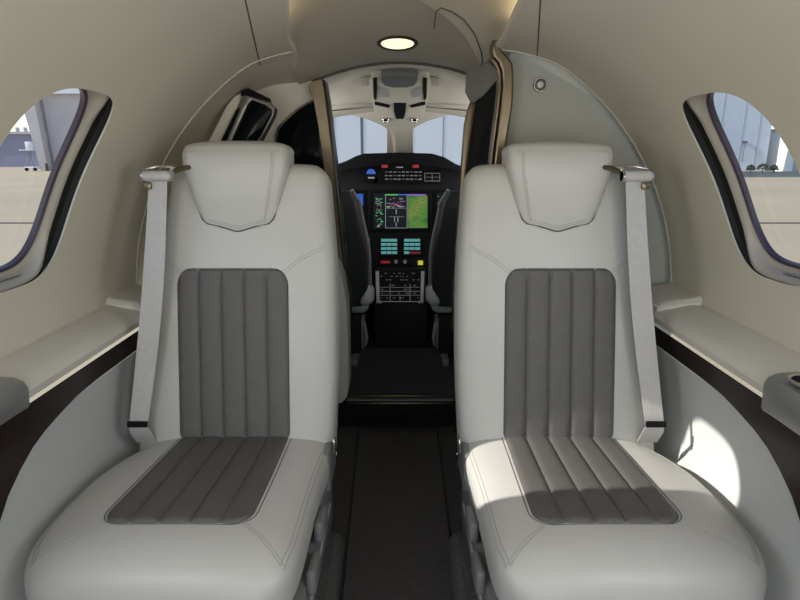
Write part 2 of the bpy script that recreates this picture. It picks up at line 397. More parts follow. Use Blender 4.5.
# ---------------------------------------------------------------- forward left liner (between the arch and the divider)
def fl(Y, i):
    p = arch_l[i]; n = Vector((p.x, 0, p.z - ZC)).normalized(); a = sm(1.8, 2.17, Y); th = math.atan2(p.z-ZC, -p.x)
    side = .018*(1 - sm(R(30), R(70), th))
    q = p + n*(side + .004); k = sm(R(44), R(72), th)
    q.y = Y; q.x -= .045*a*k; q.z -= .050*a*k
    return q
arch_l = [cyl(-1, 1.8, s) for s in lin(-.02, TOPS, 40)]
for q in lin(0, 1, 16)[1:]:
    x = XT + (xe(1.8, -1) - XT)*q; arch_l.append(Vector((-x + XC, 1.8, spl(PROF, x))))
arch_l += [arch_l[-1] + Vector((.004, 0, .006)), arch_l[-1] + Vector((.004, 0, .02)), arch_l[-1] + Vector((-.02, 0, .06))]
struct(MB().grid(fl, lin(1.81, 2.17, 14), range(len(arch_l))).build('wall_forward_left', 'wall', smooth=60))
# ---------------------------------------------------------------- bulkheads
def arcpoly(sx, Y, r, xin, zin, zbot, n=30, smax=1.02):
    P_ = [Vector((sx*r*math.cos(t), Y, ZC + r*math.sin(t))) for t in lin(-.78, smax, n)]
    return P_ + [Vector((sx*xin, Y, zin)), Vector((sx*xin, Y, zbot))]
# right: plain grey panel behind the right seat
struct(MB().prism([Vector((.925*math.cos(t), 1.845, ZC + .915*math.sin(t))) for t in lin(-.75, .95, 30)] +
    [Vector((.42, 1.845, 1.40)), Vector((.33, 1.845, 1.42)), Vector((.325, 1.845, 1.30)), Vector((.305, 1.845, 1.05)), Vector((.275, 1.845, .8)), Vector((.25, 1.845, .5)), Vector((.24, 1.845, -.02))], (0, .03, 0)).build('wall_front_right', 'grey'))
# round button on it
c = atY(540, 85, 1.845)
b = thing('bulkhead_outlet', c, 'round metal outlet in the grey bulkhead above the right seat', 'outlet')
MB().ringdisc(c, (0, -1, 0), .022, .015, .006).build('outer_ring', 'chrome', b)
MB().ringdisc(c, (0, -1, 0), .0145, .009, .008).build('inner_ring', 'midgrey', b)
MB().disc(c, (0, -1, 0), .009, .004).build('outlet_core', 'chrome', b)
# left bulkhead plane with an arched dark glass pane
YL = 2.17
struct(MB().prism([Vector((-.92*math.cos(t), YL, ZC + .90*math.sin(t))) for t in lin(-.7, 1.06, 30)] +
    [Vector((-.40, YL, 1.385)), Vector((-.34, YL, 1.36)), Vector((-.27, YL, 1.345)), atY(322, 130, YL), atY(330, 190, YL), atY(340, 262, YL), Vector((-.25, YL, .5)), Vector((-.26, YL, -.02))], (0, .03, 0)).build('wall_front_left', 'wall'))
def px_prism(pts, Y, th, bev=0): return MB().prism([atY(x, y, Y) for x, y in pts], (0, th, 0), bev)
t = thing('divider_glass', atY(300, 200, YL-.012), 'dark glossy glass pane with curved top behind the left seat', 'panel')
px_prism([(272, 215), (275, 150), (277, 138), (279, 129), (287, 120), (298, 110), (308, 104), (317, 100), (320, 118), (326, 160), (333, 215)], YL-.014, .012, .002).build('pane', 'gloss', t)
MB().tube([atY(x, y, YL-.012) for x, y in [(274, 215), (274.5, 150), (276, 136), (278, 128), (287, 119), (298, 109), (308, 103), (317, 99)]], .0035, 6).build('edge_trim', 'bronze', t)
# bronze post, left side of the cockpit doorway
t = thing('doorway_post', atY(345, 300, 2.14), 'slim bronze doorway post leaning left, beside the dark glass pane', 'post')
px_prism([(309, 84), (313, 81), (322, 79), (325, 92), (329, 125), (334, 165), (338, 200), (343, 250), (348, 300), (349, 330), (341, 330), (339, 300), (335, 250), (329, 200), (323, 160), (318, 125), (313, 98), (309, 90)], 2.12, .09, .0015).build('post_face', 'bronze', t, smooth=20)
px_prism([(322.5, 79), (324.5, 80), (328, 100), (332, 135), (337, 175), (342, 230), (350, 300), (350, 330), (348.5, 330), (347, 300), (339.5, 230), (334.5, 175), (329.5, 135), (325, 100)], 2.112, .10, .001).build('post_edge', 'wood', t)
t = px_prism([(334, 262), (339, 266), (343, 280), (347, 305), (348.5, 340), (349, 385), (347, 398), (341, 404), (325, 405), (300, 404), (300, 262)], 2.0, .105, .010)
tag(t.build('divider_cabinet', 'divider'), 'grey rounded divider cabinet between left seat back and doorway', 'cabinet')
# ---------------------------------------------------------------- right door pocket: bronze frame, header, dark glass, far post
t = thing('doorway_post', atY(505, 120, 1.84), 'curved bronze post between the grey right bulkhead and the black closet door', 'post')
px_prism([(493, 40), (497, 37), (500, 40), (502, 50), (508, 57), (513, 63), (514, 80), (513, 105), (508, 135), (504, 165), (502, 200), (492, 200), (494, 165), (498, 130), (501, 105), (503, 85), (502, 70), (499, 62), (494, 57), (492, 50)], 1.79, .05, .006).build('post_face', 'bronze', t, smooth=20)
px_prism([(492, 57), (498, 63), (501, 72), (501.5, 88), (499, 108), (496, 130), (492, 165), (490, 200), (488, 200), (490, 165), (494, 130), (497, 108), (499, 88), (499, 74), (496, 66), (491, 60)], 1.80, .05, .001).build('post_edge', 'bronze', t)
t = thing('closet_header', atY(480, 90, 2.0), 'grey slanted header block above the black closet door', 'header')
a = [atY(498, 43, 1.85), atY(498, 78, 1.85), atY(483, 96, 2.02), atY(471, 104, 2.18), atY(465, 92, 2.18), atY(466, 74, 2.18)]
mbh = MB(); nn = (a[1]-a[0]).cross(a[4]-a[0]).normalized()
if nn.x < 0: nn = -nn
V = a + [p + Vector((.10, .0, .02)) for p in a]
mbh.add(V, [(0, 1, 2), (0, 2, 5), (2, 3, 4), (2, 4, 5), (6, 8, 7), (6, 11, 8), (8, 10, 9), (8, 11, 10)] + [(i, (i+1) % 6, (i+1) % 6 + 6, i + 6) for i in range(6)])
mbh.build('header_block', 'header', t, smooth=20)
t = thing('closet_glass', atY(485, 165, 2.0), 'tall black closet door between the two bronze posts right of the doorway', 'door')
q = [atY(499, 72, 1.86), atY(477, 96, 2.15), atY(459, 225, 2.15), atY(488, 225, 1.86)]
MB().prism([q[0], q[1], q[2], q[3]], (.02, 0, 0)).build('upper_leaf', 'black', t)
q2 = [q[3], q[2], Vector((.225, 2.15, -.02)), Vector((.245, 1.86, -.02))]
MB().prism(q2, (.02, 0, 0)).build('lower_leaf', 'black', t)
t = px_prism([(471, 102), (474, 100), (480, 101), (475, 120), (471, 150), (467, 180), (464, 215), (460, 250), (460, 290), (459, 330), (452, 330), (453, 290), (456, 240), (459, 210), (461, 180), (463, 150), (465, 125), (468, 110)], 2.16, .05, .003)
tag(t.build('doorway_post', 'bronze'), 'slim bronze doorway post at the far edge of the black closet door', 'post')
# ---------------------------------------------------------------- header trim arc above the doorway
pts = []
for k in lin(-.335, .30, 30): pts.append(Vector((k, 2.195, cz(k, 2.195) - .004)))
struct(MB().tube(pts, .0045, 8).build('trim_3', 'stitch2'))
# ---------------------------------------------------------------- floor
struct(MB().grid(lambda Y, x: Vector((x, Y, 0)), lin(-1.1, 2.2, 4), lin(-.7, .7, 4)).build('floor', 'carpet'))
tag(MB().prism([Vector((-.098, -.9, .001)), Vector((.126, -.9, .001)), Vector((.150, 2.12, .001)), Vector((-.165, 2.12, .001))], (0, 0, .010), .003).build('aisle_runner', 'mat'), 'long near-black runner mat on the aisle floor between the seats', 'mat')
struct(MB().prism([Vector((x, y, -.02)) for x, y in [(-.75, 2.2), (.75, 2.2), (.75, 3.5), (-.75, 3.5)]], (0, 0, .13)).build('floor_cockpit', 'mat'))
t = thing('door_sill', (0, 2.2, .09), 'bronze and grey metal sill strip across the cockpit doorway', 'sill')
MB().box((0, 2.17, .085), (.52, .04, .05), .004).build('sill_block', 'black', t)
MB().box((0, 2.165, .1115), (.44, .012, .006), .002).build('sill_strip', 'bronze', t)
MB().box((0, 2.195, .1125), (.44, .018, .005), .002).build('sill_strip', 'midgrey', t)
MB().box((0, 2.235, .1135), (.44, .010, .005), .002).build('sill_strip', 'bronze', t)
MB().box((0, 2.19, .045), (.52, .02, .09)).build('sill_riser', 'black', t)
# carpeted covers beside the runner
for side, sx, x0 in (('left', -1, .218), ('right', 1, .19)):
    rings = []
    for Y, hh in [(.6, .085), (1.0, .085), (1.25, .083), (1.36, .078), (1.40, .066), (1.415, .045), (1.42, .005)]:
        xi = (.135 if Y < 1.3 else .138) + (.022 if sx < 0 else 0)
        rings.append([Vector((sx*xi, Y, .0)), Vector((sx*xi, Y, hh*.55)), Vector((sx*(xi+.008), Y, hh*.85)), Vector((sx*(xi+.02), Y, hh)), Vector((sx*(x0-.001), Y, hh)), Vector((sx*(x0-.001), Y, .0))])
    tag(MB().loft(rings).build('carpeted_rail_cover', 'sidecarpet'), 'grey carpeted rail cover on the floor beside the %s seat base' % side, 'cover', 'carpeted floor covers')
# ================================================================ CABIN SEATS
LN = R(11); UA = Vector((0, math.sin(LN), math.cos(LN))); NA = Vector((0, -math.cos(LN), math.sin(LN)))
BO = Vector((0, 1.525, .285)); VM = .795
XI = [(0, .187), (.25, .176), (.5, .178), (.7, .192), (.76, .197), (.8, .20)]
XO = [(0, .742), (.15, .728), (.43, .676), (.6, .652), (.74, .632), (.8, .62)]
def bk_edges(v):
    r = .055; k = max(0, (v - (VM-r))/r); k = min(1, k); sh = 1 - math.sqrt(max(0, 1-k*k))
    return spl(XI, v) + r*sh*.9, spl(XO, v) - r*sh*.9, math.sqrt(max(0, 1-k*k))
def bk_h(x, v, n=5.0):
    """front surface height of the backrest above its back plane; x = distance from the cabin centreline"""
    a, b, e = bk_edges(v); c = (a+b)/2; wd = (b-a)/2; s = min(1, abs(x-c)/wd)
    T = .105 + .006*math.cos((x-.452)*6)
    return T*(.25 + .75*e**.7)*(1 - s**n)**(1/n)
def bkp(sx, x, v, h): return BO + Vector((sx*x, 0, 0)) + UA*v + NA*h
CZ = .272
CI = [(.885, .32), (.889, .285), (.90, .252), (.92, .228), (.95, .212), (1.0, .205), (1.15, .203), (1.3, .198), (1.4, .192), (1.5, .195)]
CO = [(.885, .60), (.889, .645), (.90, .685), (.92, .715), (.95, .738), (1.0, .757), (1.1, .770), (1.25, .767), (1.35, .740), (1.42, .705), (1.5, .68)]
def cu_top(Y): return spl([(.885, .0), (.888, .022), (.895, .042), (.91, .062), (.935, .078), (.97, .088), (1.02, .091), (1.2, .084), (1.4, .076), (1.5, .07)], Y)
def cu_h(x, Y, n=3.6):
    a, b = spl(CI, Y), spl(CO, Y); c, wd = (a+b)/2, (b-a)/2; s = min(1, abs(x-c)/wd)
    return CZ + cu_top(Y)*(1 - s**n)**(1/n)
def se(c, n): return math.copysign(abs(c)**(2/n), c)
def stitch_pair(surf, pts, gap, sx, r=.0008):
    m = MB()
    for g in (-gap/2, gap/2):
        L = []
        for i, (a, b) in enumerate(pts):
            p, q = pts[max(0, i-1)], pts[min(len(pts)-1, i+1)]
            tx, ty = q[0]-p[0], q[1]-p[1]; l = math.hypot(tx, ty) or 1
            L.append(surf(a - ty/l*g, b + tx/l*g))
        m.tube(L, r, 5)
    return m
def subdiv(pts, k):
    out = []
    for (a, b), (c, d) in zip(pts, pts[1:]): out += [(a+(c-a)*i/k, b+(d-b)*i/k) for i in range(k)]
    return out + [pts[-1]]
def insert(mb, surf, x0, x1, v0, v1, rad0, rad1, ribs=5, flare=0, skew=0):
    """ribbed insert: surf(x, v, lift)"""
    vs_ = [v0 + rad0*(1-math.cos(t)) for t in lin(0, math.pi/2, 8)] if rad0 else [v0]
    vs_ += lin(v0+rad0, v1-rad1, 26)[1 if rad0 else 1:]
    vs_ += [v1 - rad1*(1-math.sin(t)) for t in lin(0, math.pi/2, 8)][1:] if rad1 else []
    ks = []
    for r_ in range(ribs):
        for f in (0, .03, .08, .16, .3, .5, .7, .84, .92, .97): ks.append((r_ + f)/ribs)
    ks.append(1)
    def fn(v, k):
        sh = 0
        if rad0 and v < v0+rad0: q = (v0+rad0-v)/rad0; sh = rad0*(1-math.sqrt(max(0, 1-q*q)))
        if rad1 and v > v1-rad1: q = (v-v1+rad1)/rad1; sh = rad1*(1-math.sqrt(max(0, 1-q*q)))
        fl_ = flare*(v1-v)/(v1-v0)
        a, b = x0+sh-fl_, x1-sh+fl_; x = a + (b-a)*k
        f = (k*ribs) % 1 if k < 1 else 0
        X = x0 - fl_ + (x1-x0+2*fl_)*0; 
        xx = (x - (x0-fl_))/((x1-x0)+2*fl_)*ribs; f = xx % 1
        puff = (1 - abs(2*f-1)**5)
        de = min(x-a, b-x, (v-v0) if rad0 else 9, (v1-v) if rad1 else 9)
        edge = sm(0, .008, de)
        return surf(x + skew*((v1-v)/(v1-v0))**1.3, v, -.004 + edge*(.0048 + .0070*puff))
    mb.grid(fn, vs_, ks); return mb
def make_seat(sx, side, lab):
    SK = .015 if sx < 0 else .002
    t = thing('cabin_seat', (sx*.46, 1.2, 0), lab, 'seat', 'cabin seats')
    # --- backrest
    rings = []
    for v in lin(-.02, VM-.055, 44) + [VM-.055 + .055*math.sin(a) for a in lin(0, math.pi/2*.985, 12)][1:]:
        a, b, e = bk_edges(max(v, 0)); c, wd = (a+b)/2, (b-a)/2; ring = []
        for k in range(80):
            th = 2*math.pi*k/80; cs, sn = math.cos(th), math.sin(th); n = 5.0
            x = c + wd*se(cs, n)
            if sn >= 0: h = bk_h(x, v) if abs(cs) < .9999 else 0
            else: h = .035*e*se(sn, 4)
            # soft crease around the ribbed insert
            ring.append(bkp(sx, x, v, h))
        rings.append(ring)
    bk = MB().loft(rings).build('backrest', 'leather', t, smooth=60)
    surf = lambda x, v, l=0: bkp(sx, x, v, bk_h(x, v) + l)
    ins = MB(); insert(ins, surf, .300, .606, .045, .508, 0, .045)
    ins.build('ribbed_panel', 'ribbed', bk, smooth=40)
    # outline groove around the panel
    gl = [(.303, .05), (.303, .455)] + [(.348 - .045*math.cos(a), .46 + .045*math.sin(a)) for a in lin(0, math.pi/2, 8)] + [(.558 + .045*math.sin(a), .46 + .045*math.cos(a)) for a in lin(0, math.pi/2, 8)] + [(.603, .05)]
    gm = MB().tube([surf(a, b, 0) for a, b in subdiv(gl, 3)], .0012, 6); gm.build('panel_seam', 'stitch2', bk)
    s1 = stitch_pair(lambda a, b: surf(a, b, .0003), subdiv([(.588, .492), (.625, .52), (.662, .545)], 6), .008, sx)
    s2 = stitch_pair(lambda a, b: surf(a, b, .0003), subdiv([(.318, .492), (.27, .53), (.205, .565)], 6), .008, sx, .0008)
    s2.v, n0 = s2.v, 0; s1.add(s2.v, s2.f); s1.build('seam_stitching', 'stitch', bk)
    # --- headrest
    HC = .435 if sx < 0 else .441
    HW = [(a_*.93, b_*.945) for a_, b_ in [(-.222, .0), (-.219, .012), (-.212, .040), (-.205, .074), (-.199, .089), (-.19, .099), (-.17, .107), (-.14, .117), (-.09, .131), (-.04, .145), (0, .148), (.02, .147)]]
    # heights measured down from the crown region at z ~1.085
    HF = [(-.207, .024), (-.205, .034), (-.15, .050), (-.08, .066), (-.03, .072), (.0, .070), (.02, .062)]
    base = bkp(sx, 0, (1.085-BO.z)/UA.z, 0)
    def hp(x, d, h): return Vector((sx*(HC + x), base.y, 1.085)) + Vector((0, UA.y*d*.6, d)) + Vector((0, -1, .06)).normalized()*h
    def hfront(x, d):
        wd = max(1e-4, spl(HW, d)); s = min(1, abs(x)/wd)
        return .085 + spl(HF, d)*(1-s**6)**(1/6)
    rings = []
    for d in [-.2062, -.204, -.200, -.196, -.1925, -.189, -.185, -.180] + lin(-.175, .015, 22):
        wd = spl(HW, d); f = spl(HF, d); ring = []
        for k in range(72):
            th = 2*math.pi*k/72; x = wd*se(math.cos(th), 6.0)
            h = hfront(x, d) if math.sin(th) >= 0 else .085 - (.04 + .06*sm(-.1, 0, d))*abs(se(math.sin(th), 4))
            ring.append(hp(x, d, h))
        rings.append(ring)
    for a in lin(.12, math.pi/2*.97, 9):                      # rounded crown
        d = .015 + .030*math.sin(a); e = math.cos(a); wd = .139 - .035*(1-e)**1.6; ring = []
        for k in range(72):
            th = 2*math.pi*k/72; x = wd*se(math.cos(th), 6.0)
            s = abs(math.cos(th))**(2/6.0)
            F_ = .062 - .055*(1-e); B_ = -(.10 - .055*(1-e))
            h = .085 + (F_ if math.sin(th) >= 0 else B_)*(1 - min(1, s)**6)**(1/6)
            ring.append(hp(x, d - .006*(abs(x)/wd)**3, h))
        rings.append(ring)
    hr = MB().loft(rings).build('headrest', 'leather', t, smooth=60)
    hs = lambda a, b: hp(a, b, hfront(a, b) + .0003)
    def hrow(f): return [(f*spl(HW, d), d) for d in lin(.012, -.178, 16)]
    low = [(x, -.166 - .020*(1-abs(x)/.078)) for x in lin(-.076, .076, 14)]
    mm = MB()
    for f in (-.76, -.72): mm.tube([hs(a, b) for a, b in [(f*spl(HW, d), d) for d in lin(.012, -.164, 16)]], .0008, 5)
    for f in (.91, .87): mm.tube([hs(a, b) for a, b in [(f*spl(HW, d), d) for d in lin(.012, -.164, 16)]], .0008, 5)
    for o_ in (0, .006): mm.tube([hs(a, b + o_) for a, b in low], .0008, 5)
    mm.build('seam_stitching', 'stitch', hr)
    ed = [(-spl(HW, d)*.995, d) for d in lin(0.0, -.2, 16)] + [(x, -.2 - .022*(1-abs(x)/.078)) for x in lin(-.078, .078, 12)][1:-1] + [(spl(HW, d)*.995, d) for d in lin(-.2, 0.0, 16)]
    MB().tube([bkp(sx, HC + a, (1.085 + b - BO.z)/UA.z, bk_h(HC + a, (1.085 + b - BO.z)/UA.z) + .001) for a, b in [(-spl(HW, d)*1.0, d) for d in lin(-.03, -.186, 16)] + [(x, -.186 - .022*(1-abs(x)/.074)) for x in lin(-.074, .074, 12)][1:-1] + [(spl(HW, d)*1.0, d) for d in lin(-.186, -.03, 16)]], .0022, 6).build('edge_gap_line', 'stitch2', hr)  # dark line drawn in for the shade where the headrest meets the backrest
    # --- seat cushion
    rings = []
    for Y in [.8855, .887, .889, .892, .896, .901, .907, .915, .925, .94, .96, .98] + lin(1.0, 1.46, 34):
        a, b = spl(CI, Y), spl(CO, Y); c, wd = (a+b)/2, (b-a)/2; ring = []
        for k in range(88):
            th = 2*math.pi*k/88; cs, sn = math.cos(th), math.sin(th); x = c + wd*se(cs, 3.6)
            z = cu_h(x, Y) if sn >= 0 else CZ - (.075*min(1, cu_top(Y)/.08))*abs(se(sn, 3.6))
            ring.append(Vector((sx*x, Y, z)))
        rings.append(ring)
    cu = MB().loft(rings).build('seat_cushion', 'leather', t, smooth=60)
    cs_ = lambda x, Y, l=0: Vector((sx*x, Y, cu_h(x, Y) + l))
    ins = MB(); insert(ins, lambda x, v, l=0: cs_(x, v, l), .303, .603, 1.025, 1.445, .05, 0, flare=.010, skew=SK)
    ins.build('ribbed_panel', 'ribbed', cu, smooth=40)
    gl = [(.299, 1.43), (.299, 1.075)] + [(.349 - .05*math.cos(a), 1.075 - .05*math.sin(a)) for a in lin(0, math.pi/2, 8)] + [(.557 + .05*math.sin(a), 1.075 - .05*math.cos(a)) for a in lin(0, math.pi/2, 8)] + [(.607, 1.43)]
    MB().tube([cs_(a + SK*((1.445-b)/.42)**1.3 + (.008 if a > .45 else -.008)*(1.445-b)/.42, b, 0) for a, b in subdiv(gl, 3)], .0012, 6).build('panel_seam', 'stitch2', cu)
    s1 = stitch_pair(lambda a, b: cs_(a, b, .0003), subdiv([(.588, 1.035), (.65, .99), (.712, .948)], 6), .008, sx)
    for pr in ([(.322, 1.033), (.28, .995), (.229, .947)], [(spl(CI, y_) + .015, y_) for y_ in lin(1.40, .945, 9)], [(spl(CO, y_) - .026, y_) for y_ in lin(1.41, .945, 10)]):
        q = stitch_pair(lambda a, b: cs_(a, b, .0003), subdiv(pr, 6), .007, sx, .0009); s1.add(q.v, q.f)
    s1.build('seam_stitching', 'stitch', cu)
    # --- base shell, rail, feet
    bs = MB().prism([Vector((sx*.200, y, z)) for y, z in [(.93, .205), (1.5, .215), (1.5, .06), (1.44, .035), (1.02, .035), (.95, .10)]], (sx*.50, 0, 0), .008).build('base_shell', 'midgrey', t)
    MB().box((sx*.199, 1.18, .135), (.006, .50, .012), .002).build('base_trim_line', 'ltgrey', bs)
    for xx in (.27, .62): MB().box((sx*xx, 1.22, .02), (.03, .56, .032), .004).build('floor_rail', 'chrome', t)
    rot = Matrix.Rotation(R(-8), 3, 'X')
    MB().box((sx*.191, 1.205, .235), (.022, .100, .052), .010, rot, 3).build('recline_lever', 'midgrey', t)
    MB().box((sx*.191, 1.075, .205), (.022, .095, .056), .010, rot, 3).build('swivel_lever', 'midgrey', t)
    # side hinge cover between cushion and backrest, with chrome buckle loop
    MB().box((sx*.205, 1.46, .26), (.03, .16, .12), .012, None, 3).build('hinge_cover', 'midgrey', t)
    o = Vector((sx*.180, 1.43, .315)); L = []
    for k in range(20):
        a = 2*math.pi*k/20; L.append(o + Vector((sx*.002*math.sin(a), .009*se(math.cos(a), 3), .028*se(math.sin(a), 3))))
    MB().tube(L, .0028, 6, True).build('buckle_loop', 'chrome', t)
    # --- shoulder belt with guide at the outboard shoulder
    def web(pts, wds, th=.0022):
        rr = []
        for (p, wd) in zip(pts, wds):
            rr.append([p + Vector((-wd/2, 0, 0)), p + Vector((wd/2, 0, 0)), p + Vector((wd/2, th, 0)), p + Vector((-wd/2, th, 0))])
        return MB().loft(rr)
    P0, P1 = Vector((sx*.614, 1.478, 1.035)), Vector((sx*.700, 1.395, .395))
    pts, wds = [], []
    for k in lin(0, 1, 18):
        p = P0.lerp(P1, k); bow = math.sin(math.pi*k)
        p.y += .012*bow; p.x -= sx*.004*bow
        pts.append(p); wds.append(.046 + .010*math.sin(k*math.pi*.9))
    pts.append(Vector((sx*.70, 1.405, .372))); wds.append(.058); pts.append(Vector((sx*.70, 1.43, .33))); wds.append(.055)
    bt = web(pts, wds).build('shoulder_belt', 'belt', t, smooth=40)
    web([Vector((sx*.7, 1.390, .410)), Vector((sx*.7, 1.388, .396))], [.052, .052], .008).build('belt_clip', 'black', bt)
    g = MB().tube([P0 + Vector((sx*-.036, -.002, .012)), P0 + Vector((sx*.036, -.002, .012))], .0135, 12).build('belt_guide', 'belt', t)
    for dx in (-.036, .036): MB().disc(P0 + Vector((sx*dx, -.002, .012)), (1, 0, 0), .016, .004, 16).build('guide_end', 'chrome', g)
    MB().tube([P0 + Vector((sx*-.03, .01, .018)), P0 + Vector((sx*-.05, .03, .030)), P0 + Vector((sx*-.075, .06, .034)), P0 + Vector((sx*-.09, .10, .03))], [.006, .007, .006, .006], 8).build('guide_arm', 'bronze', g)
    MB().box(P0 + Vector((sx*.026, -.006, -.012)), (.022, .006, .018), .003).build('guide_hook', 'bronze', g)
    MB().tube([P0 + Vector((sx*-.034, .0, .026)), P0 + Vector((sx*-.045, .0, .034)), P0 + Vector((sx*.0, .012, .036)), P0 + Vector((sx*.03, .004, .030))], .004, 8).build('guide_lever', 'chrome', g)
    return t
make_seat(-1, 'left', 'pale leather cabin seat with grey ribbed panels beside the left wall')
rs_ = make_seat(1, 'right', 'pale leather cabin seat with grey ribbed panels beside the right wall')
rs_.location.x -= .018
# ================================================================ framed dark glass unit in the front left recess
t = thing('framed_screen_unit', atY(240, 150, 2.0), 'tilted dark glass unit in satin metal frame above the left headrest', 'screen')
YS = 2.0
px_prism([(251, 101), (257, 99), (270, 106), (272, 112), (262, 130), (247, 155), (223, 155), (232, 135)], YS, .03, .004).build('glass', 'gloss', t)
px_prism([(241, 96), (246, 95), (268, 102), (274.5, 108), (273, 116), (250, 160), (248, 160), (271, 115), (271.5, 110), (265, 105), (252, 100), (248, 104), (223, 160), (218, 160), (224, 145), (239, 110)], YS-.008, .05, .003).build('frame', 'frame_dk', t)
px_prism([(241, 91), (248, 88), (266, 97), (267, 101), (246, 94.5), (241, 96)], YS-.004, .07, .002).build('top_cap', 'black', t)
px_prism([(234, 96), (240, 93), (242, 97), (222, 140), (212, 162), (198, 162), (214, 130), (226, 106)], YS+.01, .06, .006).build('side_surround', 'wall', t)
px_prism([(236, 110), (238.5, 108), (220, 150), (216, 160), (213, 160), (222, 138)], YS-.012, .03, .001).build('frame_gap', 'black', t)
# ================================================================ COCKPIT
def ckz(x, Y):                                     # cockpit liner height
    a = sm(2.2, 3.12, Y); return 1.425 - .64*x*x*(1-.55*a) - .105*a*a
struct(MB().grid(lambda Y, x: Vector((x, Y, ckz(x, Y))), lin(2.2, 3.12, 20), lin(-.62, .62, 40)).build('ceiling_cockpit', 'ckliner', smooth=60))
for side, sx in (('left', -1), ('right', 1)):
    struct(MB().grid(lambda Y, z: Vector((sx*(.60 + .16*math.sin(min(1, z/1.2)*math.pi)), Y, z)), lin(2.2, 3.7, 4), lin(0, 1.25, 12)).build('wall_cockpit_' + side, 'dark'))
# windshield frame: slanted sheet with two panes and a centre post
WP, WNn = Vector((0, 3.12, 1.32)), Vector((0, -.62, -.78)).normalized()
def wp(x, y): return hit(x, y, WP, Vector((0, -.75, -.66)))
def fillholes(outer, holes, m, name, parent, th):
    bm = bmesh.new()
    def loop(pts):
        v = [bm.verts.new(p) for p in pts]; return [bm.edges.new((v[i], v[(i+1) % len(v)])) for i in range(len(v))]
    E_ = loop(outer)
    for h in holes: E_ += loop(h)
    bmesh.ops.triangle_fill(bm, use_beauty=True, edges=E_)
    bm.verts.ensure_lookup_table(); bm.verts.index_update()
    V = [v.co.copy() for v in bm.verts]; Fs = [[v.index for v in f.verts] for f in bm.faces]; bm.free()
    mb = MB(); mb.add(V, Fs)
    for lp in [outer] + holes:
        n = len(lp); mb.add(lp + [Vector(p) + th for p in lp], [(i, (i+1) % n, (i+1) % n + n, i+n) for i in range(n)])
    return mb.build(name, m, parent)
HL = [(300, 176), (300, 112), (316, 112), (330, 113), (345, 114), (360, 117), (372, 121), (383, 126), (387, 129), (387, 150), (386, 176)]
HR = [(800-x, y) for x, y in HL]
hl, hr_ = [wp(*p) for p in HL], [wp(*p) for p in HR]
wf = fillholes([wp(230, 86), wp(330, 96), wp(400, 100), wp(470, 96), wp(570, 86), wp(570, 210), wp(230, 210)], [hl, hr_[::-1]], 'ckliner', 'wall_front', None, Vector((0, .03, .01))); struct(wf)
for i, h_ in enumerate((hl, hr_)):
    o = thing('window_%d' % (7+i), h_[0], kind='structure')
    mb = MB(); mb.add([p + Vector((0, .012, .006)) for p in h_], [tuple(range(len(h_)))]); mb.build('window_pane', 'glass', o)
# centre post of the windshield, flared top
t = MB(); rings = []
for y, wl in [(122, 17), (128, 12), (135, 9.5), (145, 8.5), (158, 8.5), (170, 9)]:
    p = wp(400, y); wx = wl/FP*(p.y*math.cos(PIT)); rings.append([p + Vector((-wx, 0, 0)), p + Vector((-wx*.5, -.02, -.01)), p + Vector((wx*.5, -.02, -.01)), p + Vector((wx, 0, 0)), p + Vector((wx*.7, .03, .01)), p + Vector((-wx*.7, .03, .01))])
t.loft(rings); struct(t.build('trim_4', 'ckliner', smooth=70))
# warm lit inner edge left of the post
# overhead console on the cockpit liner
OP, ON = Vector((0, 2.5, 1.395)), Vector((0, -.33, -1)).normalized()
def op(x, y, l=0): return hit(x, y, OP + ON*l, ON)
def oprism(pts, l, th, bev=0): return MB().prism([op(x, y, l) for x, y in pts], -ON*th, bev)
t = thing('overhead_console', op(400, 100), 'cream overhead console with grey pod and dark grille on the cockpit ceiling', 'console')
oprism([(371, 78), (374, 74), (426, 74), (430, 78), (428, 100), (424, 116), (419, 123), (411, 127), (389, 127), (380, 123), (375, 116), (372, 100)], .022, .06, .006).build('console_body', 'ckliner', t)
oprism([(381, 76), (418, 76), (417.5, 82), (414, 86), (406, 88), (393, 88), (385, 86), (381, 82)], .040, .03, .004).build('grey_pod', 'midgrey', t)
oprism([(393.5, 104), (406, 104), (405.5, 112), (403.5, 119), (396, 119), (394, 112)], .027, .01, .001).build('speaker_grille', 'dark', t)
for s in (-1, 1):
    f = lambda L: [(400 + s*(x-400), y) for x, y in L][::s]
    oprism(f([(374.5, 103), (376, 102.5), (390, 106), (389, 108), (375, 105)]), .026, .008).build('vent_slot', 'black', t)
    oprism(f([(373, 79), (377, 78), (377, 90), (376, 101), (373.5, 98)]), .026, .008, .001).build('side_recess', 'wood', t)
    oprism(f([(378, 88), (384, 89), (388, 92), (387, 98), (380, 97)]), .026, .008, .001).build('reading_light', 'ltgrey', t)
    oprism(f([(361, 79), (369, 78.5), (369, 86), (361, 86)]), .004, .004, .001).build('side_pad', 'head', t)
    c = op(400 + s*14.5, 119.5, .024)
    MB().ringdisc(c, ON, .020, .012, .008, 24).build('gasper_ring', 'chrome', t)
    MB().disc(c, ON, .012, .005, 20).build('gasper_core', 'black', t)
# sun visor rods
for s in (-1, 1):
    a, b = Vector((s*.11, 2.93, ckz(.11, 2.93) - .01)), Vector((s*.42, 2.80, ckz(.42, 2.80) - .012))
    o = thing('visor_rod', a, 'thin metal sun visor rod on the %s side of the cockpit ceiling' % ('left' if s < 0 else 'right'), 'rod', 'sun visor rods')
    MB().tube([a, b], .004, 8).build('rod', 'chrome', o); MB().box(a, (.02, .02, .014), .004).build('rod_mount', 'ltgrey', o)
